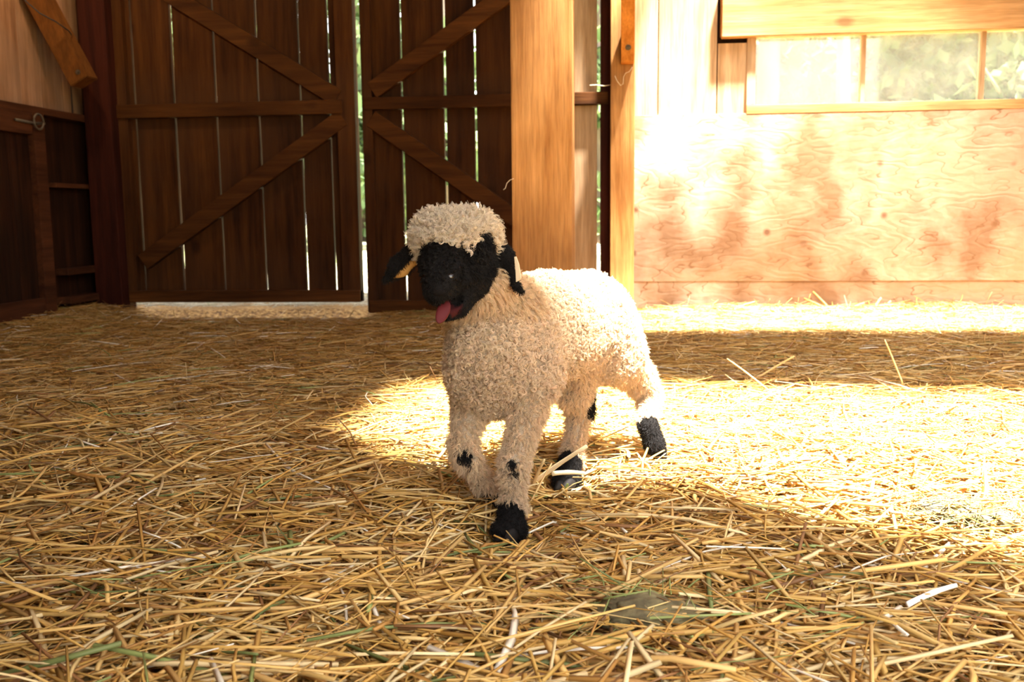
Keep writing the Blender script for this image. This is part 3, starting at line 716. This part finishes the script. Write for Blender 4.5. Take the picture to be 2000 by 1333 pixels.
# left fore leg (standing)
cap((1025, 735, 1.36), (1030, 800, 1.335), .042, .026, LEG, k=.02)
cap((1030, 800, 1.335), (1004, 905, 1.295), .026, .0175, LEG, k=.012)
cap((1004, 905, 1.295), (1001, 930, 1.292), .0190, .0165, LEG, k=.010)
cap((1001, 930, 1.292), (1004, 985, 1.300), .0155, .0135, LEG, k=.010)
cap((1003, 980, 1.300), (1000, 994, 1.294), .0155, .0160, LEG, k=.008)
cap((996, 1000, 1.290), (998, 1032, 1.283), .0165, .0205, FOOT, k=.006)
cap((975, 1036, 1.270), (1012, 1036, 1.282), .0115, .0115, FOOT, k=.006)
# right fore leg (lifted, folded at the knee)
cap((930, 745, 1.37), (918, 800, 1.355), .036, .024, LEG, k=.02)
cap((918, 800, 1.355), (904, 868, 1.315), .0235, .0185, LEG, k=.012)
cap((904, 868, 1.315), (912, 893, 1.315), .0195, .0175, LEG, k=.010)
cap((912, 893, 1.315), (946, 945, 1.355), .0155, .0135, LEG, k=.010)
cap((946, 940, 1.355), (958, 955, 1.370), .0150, .0140, LEG, k=.008)
cap((952, 958, 1.366), (962, 968, 1.372), .0125, .0110, FOOT, k=.006)
# right hind leg (standing)
cap((1125, 700, 1.57), (1122, 765, 1.575), .050, .030, LEG, k=.02)
cap((1122, 765, 1.575), (1133, 800, 1.600), .029, .0205, LEG, k=.012)
cap((1133, 800, 1.600), (1118, 885, 1.575), .0205, .0150, LEG, k=.010)
cap((1118, 885, 1.575), (1117, 905, 1.560), .0165, .0170, LEG, k=.008)
cap((1112, 905, 1.555), (1108, 928, 1.548), .0185, .0215, FOOT, k=.006)
cap((1092, 942, 1.530), (1122, 940, 1.540), .0115, .0115, FOOT, k=.006)
# left hind leg (kicked back)
cap((1160, 650, 1.595), (1200, 690, 1.60), .062, .044, BODY, k=.02)
cap((1200, 690, 1.60), (1246, 738, 1.645), .044, .028, LEG, k=.015)
cap((1246, 738, 1.645), (1268, 772, 1.655), .0275, .0200, LEG, k=.012)
cap((1268, 772, 1.655), (1263, 822, 1.610), .0185, .0150, LEG, k=.010)
cap((1266, 832, 1.605), (1279, 868, 1.600), .0168, .0160, FOOT, k=.006)
cap((1279, 868, 1.600), (1287, 888, 1.600), .0160, .0110, FOOT, k=.006)
# tail stump, tucked behind the rump
cap((1205, 600, 1.68), (1222, 665, 1.695), .017, .010, BODY, k=.012)
allp = np.array([q for p in PR for q in (p[0], p[1])])
RES = .0030
lo = allp.min(0)-.10; hi = allp.max(0)+.10
ax = [np.arange(lo[i], hi[i], RES) for i in range(3)]
def prim_d(p, X, Y, Z):
    a, b, ra, rb, zone, fn, fs, k = p
    ba = b-a; L2 = ba@ba+1e-12
    dx, dy, dz = X-a[0], Y-a[1], Z-a[2]
    h = np.clip((dx*ba[0]+dy*ba[1]+dz*ba[2])/L2, 0, 1)
    qx, qy, qz = dx-h*ba[0], dy-h*ba[1], dz-h*ba[2]
    if fn is not None:
        t = (qx*fn[0]+qy*fn[1]+qz*fn[2])*(fs-1); qx, qy, qz = qx+t*fn[0], qy+t*fn[1], qz+t*fn[2]
    return np.sqrt(qx*qx+qy*qy+qz*qz) - (ra+(rb-ra)*h)
D = np.full([len(a) for a in ax], .05, np.float32)
for p in PR:
    mr = max(p[2], p[3])+.055; mn = np.minimum(p[0], p[1])-mr; mxx = np.maximum(p[0], p[1])+mr
    sl_ = [slice(max(0, int((mn[i]-lo[i])/RES)), min(len(ax[i]), int((mxx[i]-lo[i])/RES)+2)) for i in range(3)]
    X, Y, Z = np.meshgrid(*[ax[i][sl_[i]] for i in range(3)], indexing='ij')
    d = prim_d(p, X, Y, Z).astype(np.float32); cur = D[tuple(sl_)]; k = p[7]
    hh = np.clip(.5+.5*(cur-d)/k, 0, 1); D[tuple(sl_)] = cur*(1-hh)+d*hh - k*hh*(1-hh)
def carve(a, b, r, k=.004):
    a, b = np.array(P(*a)), np.array(P(*b)); mn = np.minimum(a, b)-r-.02; mxx = np.maximum(a, b)+r+.02
    sl_ = [slice(max(0, int((mn[i]-lo[i])/RES)), int((mxx[i]-lo[i])/RES)+2) for i in range(3)]
    X, Y, Z = np.meshgrid(*[ax[i][sl_[i]] for i in range(3)], indexing='ij')
    d = -prim_d((a, b, r, r, 0, None, 1, k), X, Y, Z).astype(np.float32); cur = D[tuple(sl_)]
    hh = np.clip(.5-.5*(cur-d)/k, 0, 1); D[tuple(sl_)] = cur*(1-hh)+d*hh + k*hh*(1-hh)
carve((862, 603, 1.165), (893, 586, 1.232), .0080)         # open mouth
carve((848, 573, 1.172), (851, 573, 1.180), .0020, .002)   # nostrils
carve((866, 575, 1.172), (863, 575, 1.180), .0020, .002)
carve((800, 520, 1.2765), (776, 541, 1.2755), .0032, .003)   # hollow of the ear
import openvdb
vg = openvdb.FloatGrid(.05); vg.copyFromArray(D)
pts_, tri_, quad_ = vg.convertToPolygons(isovalue=0.0, adaptivity=0.0)
pts_ = pts_*RES + lo
HOOF_FLOOR = None
quads = quad_[:, ::-1].astype(int)
ctr = np.array([0.02, 1.45, 0.0])
lamb = empty('lamb', tuple(ctr))
def dist_zone(Q):
    best = np.full(len(Q), 9.); z = np.zeros(len(Q), int)
    for p in PR:
        d = prim_d(p, Q[:, 0], Q[:, 1], Q[:, 2]); m_ = d < best; best[m_] = d[m_]; z[m_] = p[4]
    return z
zone = dist_zone(pts_)
BL = [((910, 893, 1.297), .0095), ((1001, 905, 1.272), .0085), ((1007, 925, 1.270), .0085), ((1153, 780, 1.585), .017), ((1154, 800, 1.590), .014),
      ((938, 478, 1.262), .019), ((948, 500, 1.275), .022), ((930, 497, 1.245), .018), ((985, 965, 1.31), .0001)]
def is_black(Q, z):
    m_ = (z == BLACK) | (z == FOOT) | (z == EAR)
    for c, r in BL: m_ |= (np.linalg.norm(Q-np.array(P(*c)), axis=1) < r)
    return m_
WOOLC = np.array([.66, .515, .355]); BLK = np.array([.0055, .0045, .004])
bmk = is_black(pts_, zone)
vc = np.where(bmk[:, None], BLK, WOOLC*.5)
EA, EB = np.array(P(820, 508, 1.2805)), np.array(P(776, 546, 1.2790))
def ear_rim(Q): return prim_d((EA, EB, .0048, .0030, 0, None, 1, 0), Q[:, 0], Q[:, 1], Q[:, 2]) < 0.002
vc[ear_rim(pts_)] = (.42, .22, .06)
inner = np.zeros(len(pts_), bool)
mouth = np.linalg.norm(pts_-np.array(P(880, 600, 1.215)), axis=1) < .016
vc[mouth] = np.array([.035, .005, .005])
body = mesh_np('body', pts_-ctr, quads, np.concatenate([vc, np.ones((len(vc), 1))], 1), M['skin'], True)
body.parent = lamb
tag(lamb, 'young white curly-woolled lamb with black face, ears and feet, bleating', 'lamb')

# surface samples for wool and fur
tri = np.concatenate([quads[:, [0, 1, 2]], quads[:, [0, 2, 3]]])
A_, B_, C_ = pts_[tri[:, 0]], pts_[tri[:, 1]], pts_[tri[:, 2]]
nr_ = np.cross(B_-A_, C_-A_); ar = np.linalg.norm(nr_, axis=1)/2; nr_ /= (2*ar[:, None]+1e-12)
# orientation check: outward normals
if (nr_*((A_+B_+C_)/3-np.array(P(1065, 640, 1.5)))).sum() < 0: nr_ = -nr_
vn = np.zeros_like(pts_)
for j in range(3): np.add.at(vn, tri[:, j], nr_*ar[:, None])
vn /= np.linalg.norm(vn, axis=1)[:, None]+1e-12
zt = zone[tri[:, 0]]
def sample(n, mask, seed):
    g = np.random.default_rng(seed); p = ar*mask; p = p/p.sum()
    t = g.choice(len(tri), n, p=p); u, v = g.random(n), g.random(n); s = u+v > 1; u[s], v[s] = 1-u[s], 1-v[s]
    w_ = 1-u-v
    Q = A_[t]*w_[:, None]+B_[t]*u[:, None]+C_[t]*v[:, None]
    nn = vn[tri[t, 0]]*w_[:, None]+vn[tri[t, 1]]*u[:, None]+vn[tri[t, 2]]*v[:, None]
    nn /= np.linalg.norm(nn, axis=1)[:, None]
    return Q, nn, zone[tri[t, 0]], g
def hair(name, pts, col, rad, mat, parent):
    n, K, _ = pts.shape; hc = bpy.data.hair_curves.new(name); hc.add_curves([K]*n)
    hc.attributes['position'].data.foreach_set('vector', (pts-ctr).astype(np.float32).ravel())
    a = hc.attributes.get('radius') or hc.attributes.new('radius', 'FLOAT', 'POINT')
    a.data.foreach_set('value', rad.astype(np.float32).ravel())
    c = hc.attributes.new('col', 'FLOAT_COLOR', 'CURVE'); c.data.foreach_set('color', np.concatenate([np.clip(col, 0, 1), np.ones((n, 1))], 1).astype(np.float32).ravel())
    o = bpy.data.objects.new(name, hc); COL.objects.link(o); hc.materials.append(mat); o.parent = parent; return o
def curls(Q, nn, g, fib, L, R, turns, K, droop, spread, rad, col, colvar, lie=.35):
    n = len(Q); rnd = g.normal(size=(n, 3)); tg = rnd - nn*(rnd*nn).sum(1)[:, None]; tg /= np.linalg.norm(tg, axis=1)[:, None]
    dn = np.array([0, 0, -1.]); g_ = nn + tg*lie*g.uniform(.3, 1.3, n)[:, None] + dn*droop; g_ /= np.linalg.norm(g_, axis=1)[:, None]
    a = np.cross(g_, tg); a /= np.linalg.norm(a, axis=1)[:, None]; b_ = np.cross(g_, a)
    L = np.broadcast_to(L, (n,))*g.uniform(.7, 1.25, n); R = np.broadcast_to(R, (n,))*g.uniform(.65, 1.3, n)
    ph = g.uniform(0, 6.28, n); tr = turns*g.uniform(.7, 1.3, n)*np.where(g.random(n) < .5, -1, 1)
    cv = col*(1+g.normal(0, colvar, n))[:, None]*(1+g.normal(0, colvar*.12, (n, 3)))
    rep = lambda v: np.repeat(v, fib, 0)
    m_ = n*fib; off = g.normal(0, spread, (m_, 3)); phj = rep(ph)+g.normal(0, .22, m_); Lj = rep(L)*g.uniform(.85, 1.12, m_); Rj = rep(R)*g.uniform(.82, 1.18, m_)
    s = np.linspace(0, 1, K)[None]
    ang = phj[:, None] + 2*np.pi*rep(tr)[:, None]*s
    rr = Rj[:, None]*np.minimum(1, s*2.2)*(1-.45*s)
    base = (rep(Q)-rep(nn)*.0015)[:, None] + off[:, None]*np.minimum(1, s*3+.3)[..., None]
    pts = base + rep(g_)[:, None]*(Lj[:, None]*s)[..., None] + rep(a)[:, None]*(rr*(np.cos(ang)-np.cos(phj)[:, None]*(1-np.minimum(1, s*2.2))))[..., None] + rep(b_)[:, None]*(rr*np.sin(ang))[..., None]
    pts += dn*(droop*.25*Lj[:, None]*s*s)[..., None]
    rd = rad*g.uniform(.8, 1.2, m_)[:, None]*(1-.55*s**2)
    return pts, rep(cv)*(1+g.normal(0, .04, m_))[:, None], rd
notmouth = (np.linalg.norm(A_-np.array(P(880, 600, 1.21)), axis=1) > .014)
HS = HAIR_SCALE
def add_wool(name, zones, n, seed, **kw):
    mk = np.isin(zt, zones); Q, nn, z, g = sample(int(n*HS), mk, seed)
    keep = ~is_black(Q, z); Q, nn = Q[keep], nn[keep]
    return curls(Q, nn, g, **kw)
def cat_(name, sets, mat):
    K = sets[0][0].shape[1]
    return hair(name, np.concatenate([s[0] for s in sets]), np.concatenate([s[1] for s in sets]), np.concatenate([s[2] for s in sets]), mat, lamb)
body_w = add_wool('', [BODY], 8600, 61, fib=8, L=.0110, R=.0042, turns=1.7, K=14, droop=.30, spread=.00055, rad=.00030, col=WOOLC, colvar=.10)
neck_w = add_wool('', [NECK], 2600, 62, fib=8, L=.019, R=.0026, turns=1.3, K=14, droop=.7, spread=.0009, rad=.00028, col=WOOLC*np.array([.98, .93, .84]), colvar=.10, lie=.5)
leg_w = add_wool('', [LEG], 5200, 63, fib=7, L=.0098, R=.0022, turns=1.1, K=14, droop=.75, spread=.0008, rad=.00026, col=WOOLC*np.array([.97, .93, .86]), colvar=.12, lie=.5)
fuzz = add_wool('', [BODY, NECK, LEG], 55000, 64, fib=1, L=.0110, R=.0016, turns=1.0, K=14, droop=.2, spread=.0003, rad=.00016, col=WOOLC, colvar=.1, lie=.9)
cat_('fleece', [body_w, neck_w, leg_w, fuzz], M['wool'])
capw = add_wool('', [CAPZ], 1500, 65, fib=9, L=.0150, R=.0034, turns=1.6, K=14, droop=.15, spread=.0008, rad=.00028, col=np.array([.62, .53, .41]), colvar=.12, lie=.6)
capf = add_wool('', [CAPZ], 7000, 66, fib=1, L=.0130, R=.0026, turns=1.3, K=14, droop=.05, spread=.0003, rad=.00016, col=WOOLC, colvar=.1, lie=.9)
wt = cat_('head_wool', [capw, capf], M['wool']); wt['label'] = 'paler curly wool cap between the ears'
# black hair of face, ears, feet and patches
mk = np.isin(zt, [BLACK, EAR, FOOT]) & notmouth
Q, nn, z, g = sample(int(26000*HS), mk, 67)
ok_ = np.minimum(np.linalg.norm(Q-P(879, 541, 1.2005), axis=1), np.linalg.norm(Q-P(834, 541, 1.2115), axis=1)) > .0068
ok_ &= ~ear_rim(Q)
Q, nn, z = Q[ok_], nn[ok_], z[ok_]
fl_ = np.where(z == EAR, .0050, np.where(z == FOOT, .0055, .0042))
side_curl = (Q[:, 2] > P(930, 540, 1.28)[2]) & (Q[:, 0] > P(915, 520, 1.27)[0]) & (z == BLACK)
fl_ = np.where(side_curl, .0095, fl_)
f1 = curls(Q, nn, g, fib=1, L=fl_, R=.0009, turns=.8, K=8, droop=.6, spread=.0002, rad=.00026, col=BLK*1.2, colvar=.3, lie=.8)
Q, nn, z, g = sample(int(60000*HS), np.ones(len(zt), bool), 68)
kk = is_black(Q, z) & ~np.isin(z, [BLACK, EAR, FOOT]); Q, nn = Q[kk], nn[kk]
f2 = curls(Q, nn, g, fib=4, L=.0105, R=.0020, turns=1.1, K=8, droop=.6, spread=.0006, rad=.00030, col=BLK*1.2, colvar=.3, lie=.5)
Q, nn, z, g = sample(int(900*HS), mk & (zt == BLACK), 69)
s2 = (Q[:, 2] > P(930, 540, 1.28)[2]); Q, nn = Q[s2], nn[s2]
f3 = curls(Q, nn, g, fib=6, L=.007, R=.0022, turns=1.3, K=8, droop=.3, spread=.0006, rad=.00026, col=BLK*1.4, colvar=.3, lie=.5)
bf = cat_('black_fur', [f1, f2, f3], M['fur']); bf['label'] = 'black fur of face, ears, knees and feet'

def blob(name, c, rx, ry, rz, mat, rot=None, seg=24, extra=None):
    bm = bmesh.new(); bmesh.ops.create_uvsphere(bm, u_segments=seg, v_segments=seg//2+2, radius=1)
    for v in bm.verts:
        v.co = Vector((v.co.x*rx, v.co.y*ry, v.co.z*rz))
        if extra: v.co = extra(v.co)
    if rot: bmesh.ops.rotate(bm, verts=bm.verts, matrix=rot)
    for f_ in bm.faces: f_.smooth = True
    me = bpy.data.meshes.new(name); bm.to_mesh(me); bm.free()
    return link(name, me, mat, lamb, c)
M['eye'] = plain('wet_eye', (.012, .008, .006), .06, 0, .8)
M['tongue'] = plain('tongue', (.075, .010, .011), .5, 0, .12)
M['nose'] = plain('nose_pad', (.007, .0055, .005), .8, 0, .05)
M['hoof'] = plain('black_hoof', (.010, .008, .007), .7, 0, .15)
M['tag'] = plain('ear_tag_plastic', (.50, .40, .27), .6)
e1 = blob('eye', tuple(P(879, 541, 1.2025)), .0064, .0064, .0060, M['eye'])
e2 = blob('eye', tuple(P(834, 541, 1.2135)), .0058, .0062, .0055, M['eye'])
t0, t1 = Vector(P(872, 592, 1.206)), Vector(P(857, 628, 1.180)); tz = (t1-t0).normalized(); ty = Vector((.25, -.9, .1)); ty = (ty-tz*ty.dot(tz)).normalized(); tx = ty.cross(tz)
tq = Matrix((tx, ty, tz)).transposed()
ton = blob('tongue', tuple((t0+t1)/2), .0082, .0036, (t1-t0).length*.62, M['tongue'], tq, 28, lambda c: Vector((c.x, c.y-.0022*(1-abs(c.x/.0098)**2)+.003, c.z)))
nose = blob('nose', tuple(P(856, 571, 1.181)), .0085, .0030, .0050, M['nose'])
# hooves: two toes each
def hoof(c, yaw, tilt=0.0, sc=1.0):
    bm = bmesh.new()
    for s in (-1, 1):
        g0 = bmesh.ops.create_uvsphere(bm, u_segments=16, v_segments=10, radius=1)['verts']
        for v in g0:
            x, y, z = v.co; z = max(z, -.75)
            v.co = Vector((s*.0075+x*.0078, y*.0165-.004*(z < 0)+.002, z*.012*(1-.25*(y < 0)*abs(y))))
    bmesh.ops.scale(bm, vec=(sc,)*3, verts=bm.verts)
    bmesh.ops.rotate(bm, verts=bm.verts, matrix=Matrix.Rotation(yaw, 3, 'Z') @ Matrix.Rotation(tilt, 3, 'X'))
    for f_ in bm.faces: f_.smooth = True
    me = bpy.data.meshes.new('hoof'); bm.to_mesh(me); bm.free(); return link('hoof', me, M['hoof'], lamb, c)
hoof(tuple(P(990, 1046, 1.268)), math.radians(-30))
hoof(tuple(P(1103, 949, 1.522)), math.radians(-35))
hoof(tuple(P(963, 972, 1.374)), math.radians(-30), math.radians(70), .8)
hoof(tuple(P(1288, 891, 1.603)), math.radians(-30), math.radians(60), .85)
# ear tag on the folded ear
c = Vector(P(1009, 527, 1.293)); bm = bmesh.new()
prof = [(-.0030, .017), (-.001, .0175), (.0028, .007), (.0052, -.011), (.0020, -.0150), (-.0010, -.0165), (-.0014, .0)]
lo_ = [bm.verts.new((x, -.0008, z)) for x, z in prof]; hi_ = [bm.verts.new((x+.001, .0008, z)) for x, z in prof]
bm.faces.new(lo_); bm.faces.new(hi_[::-1])
for i in range(len(prof)): bm.faces.new((lo_[i], lo_[(i+1) % 7], hi_[(i+1) % 7], hi_[i]))
bmesh.ops.recalc_face_normals(bm, faces=bm.faces)
me = bpy.data.meshes.new('ear_tag'); bm.to_mesh(me); bm.free(); et = link('ear_tag', me, M['tag'], lamb, c); et['label'] = 'pale plastic ear tag'

# ------------------------------------------------------------------ trees beyond the wall
def leaves_mesh(name, centers, radii, n, size, cols, seed):
    g = np.random.default_rng(seed); k = g.integers(0, len(centers), n); d = g.normal(size=(n, 3)); d /= np.linalg.norm(d, axis=1)[:, None]
    c = centers[k] + d*radii[k][:, None]*(g.random(n)**.4)[:, None]*np.array([1, 1, .7])
    a = g.normal(size=(n, 3)); a /= np.linalg.norm(a, axis=1)[:, None]; b_ = np.cross(a, g.normal(size=(n, 3))); b_ /= np.linalg.norm(b_, axis=1)[:, None]
    s = (size*g.uniform(.5, 1.3, n))[:, None]
    V = np.stack([c-a*s, c-b_*s*.5, c+a*s, c+b_*s*.5], 1).reshape(-1, 3); F = np.arange(n*4).reshape(-1, 4)
    col = cols[g.integers(0, len(cols), n)]*g.uniform(.7, 1.25, n)[:, None]
    return V, F, np.repeat(np.concatenate([col, np.ones((n, 1))], 1), 4, 0)
M['bark'] = wood('bark', (.09, .072, .062), (.19, .155, .14), 'Z', grain=.6, knots=0)
GREENS = np.array([(.085, .135, .050), (.115, .165, .068), (.15, .195, .09), (.07, .11, .052)])
def tree(px, dist, h, tr, crown0, crown_r, n, lab, seed, name='tree', leaf_size=.15):
    g = random.Random(seed); base = onY(px, 300, dist); x, y = base[0], base[1]
    root = empty(name, (x, y, -.05)); pts = [(x+g.uniform(-.06, .06)*k, y, -.05+h*k/6) for k in range(7)]
    t = link('trunk', tube_mesh('trunk', pts, [tr*(1-.11*k) for k in range(7)], 10), M['bark'], root); t.location = -Vector(root.location)
    for k in range(6):
        z = crown0+(h-crown0)*(k+.3)/7; th = g.uniform(0, 6.28); bl_ = crown_r*g.uniform(.5, .9)
        bmsh = tube_mesh('branch', [(x, y, z), (x+math.cos(th)*bl_*.5, y+math.sin(th)*bl_*.5, z+.15), (x+math.cos(th)*bl_, y+math.sin(th)*bl_, z+.5)], [tr*.3, tr*.2, tr*.08], 6)
        b_ = link('branch', bmsh, M['bark'], root); b_.location = -Vector(root.location)
    cs, rs = [], []
    for k in range(12):
        th = g.uniform(0, 6.28); q = crown_r*g.uniform(0, .8); z = crown0+(h-crown0)*g.uniform(0, 1.05)
        cs.append((x+q*math.cos(th), y+q*math.sin(th), z)); rs.append(crown_r*g.uniform(.3, .6))
    V, F, C = leaves_mesh('crown', np.array(cs), np.array(rs), n, leaf_size, GREENS, seed)
    cr = mesh_np('crown', V, F, C, M['leaf']); cr.parent = root; cr.location = -Vector(root.location)
    tag(root, lab, 'tree', 'trees outside the barn')
for a in ((1490, 15, 9, .20, 4.2, 1.8, 5000, 'pale thick trunk seen at the left edge of the first window pane', 1),
          (1590, 19, 9, .16, 3.4, 2.2, 5000, 'slender trunk seen in the middle of the first window pane', 2),
          (1645, 13, 8, .11, 3.9, 1.4, 4000, 'pale leaning trunk seen at the right of the first window pane', 3),
          (1790, 17, 7, .16, 1.0, 2.5, 14000, 'bushy light green tree behind the second window pane', 4),
          (1990, 15, 6, .15, .9, 2.2, 13000, 'bushy tree behind the third window pane at the right edge', 5),
          (1560, 24, 8, .2, .7, 3.0, 18000, 'dense green tree farther back behind the first window pane', 6),
          (1890, 25, 9, .2, 1.2, 3.4, 18000, 'greyish green tree far behind the second mullion', 7),
          (520, 12, 7, .2, .5, 2.2, 2600, 'green tree glimpsed through the gaps of the left door', 8),
          (700, 16, 8, .2, .6, 2.6, 2600, 'green tree glimpsed through the gap between the two doors', 9),
          (880, 12, 7, .18, .6, 1.9, 2600, 'green tree glimpsed through the gaps of the right door', 10),
          (1168, 14, 7, .18, .4, 1.8, 2600, 'green tree glimpsed through the slit beside the jamb', 11),
          (1500, 20, 8, .16, .6, 2.8, 16000, 'dense tree behind the pale trunk at the left end of the window', 13),
          (1680, 22, 9, .18, .8, 3.0, 18000, 'rounded green tree behind the first mullion', 14),
          (1800, 30, 10, .2, 1.0, 4.0, 22000, 'farthest hazy tree behind the second window pane', 15),
          (1960, 27, 10, .2, 1.0, 3.6, 20000, 'hazy tree behind the third window pane', 16),
          (330, 18, 8, .2, .8, 2.8, 8000, 'green tree behind the darkest left planks of the left door', 12)):
    tree(*a)
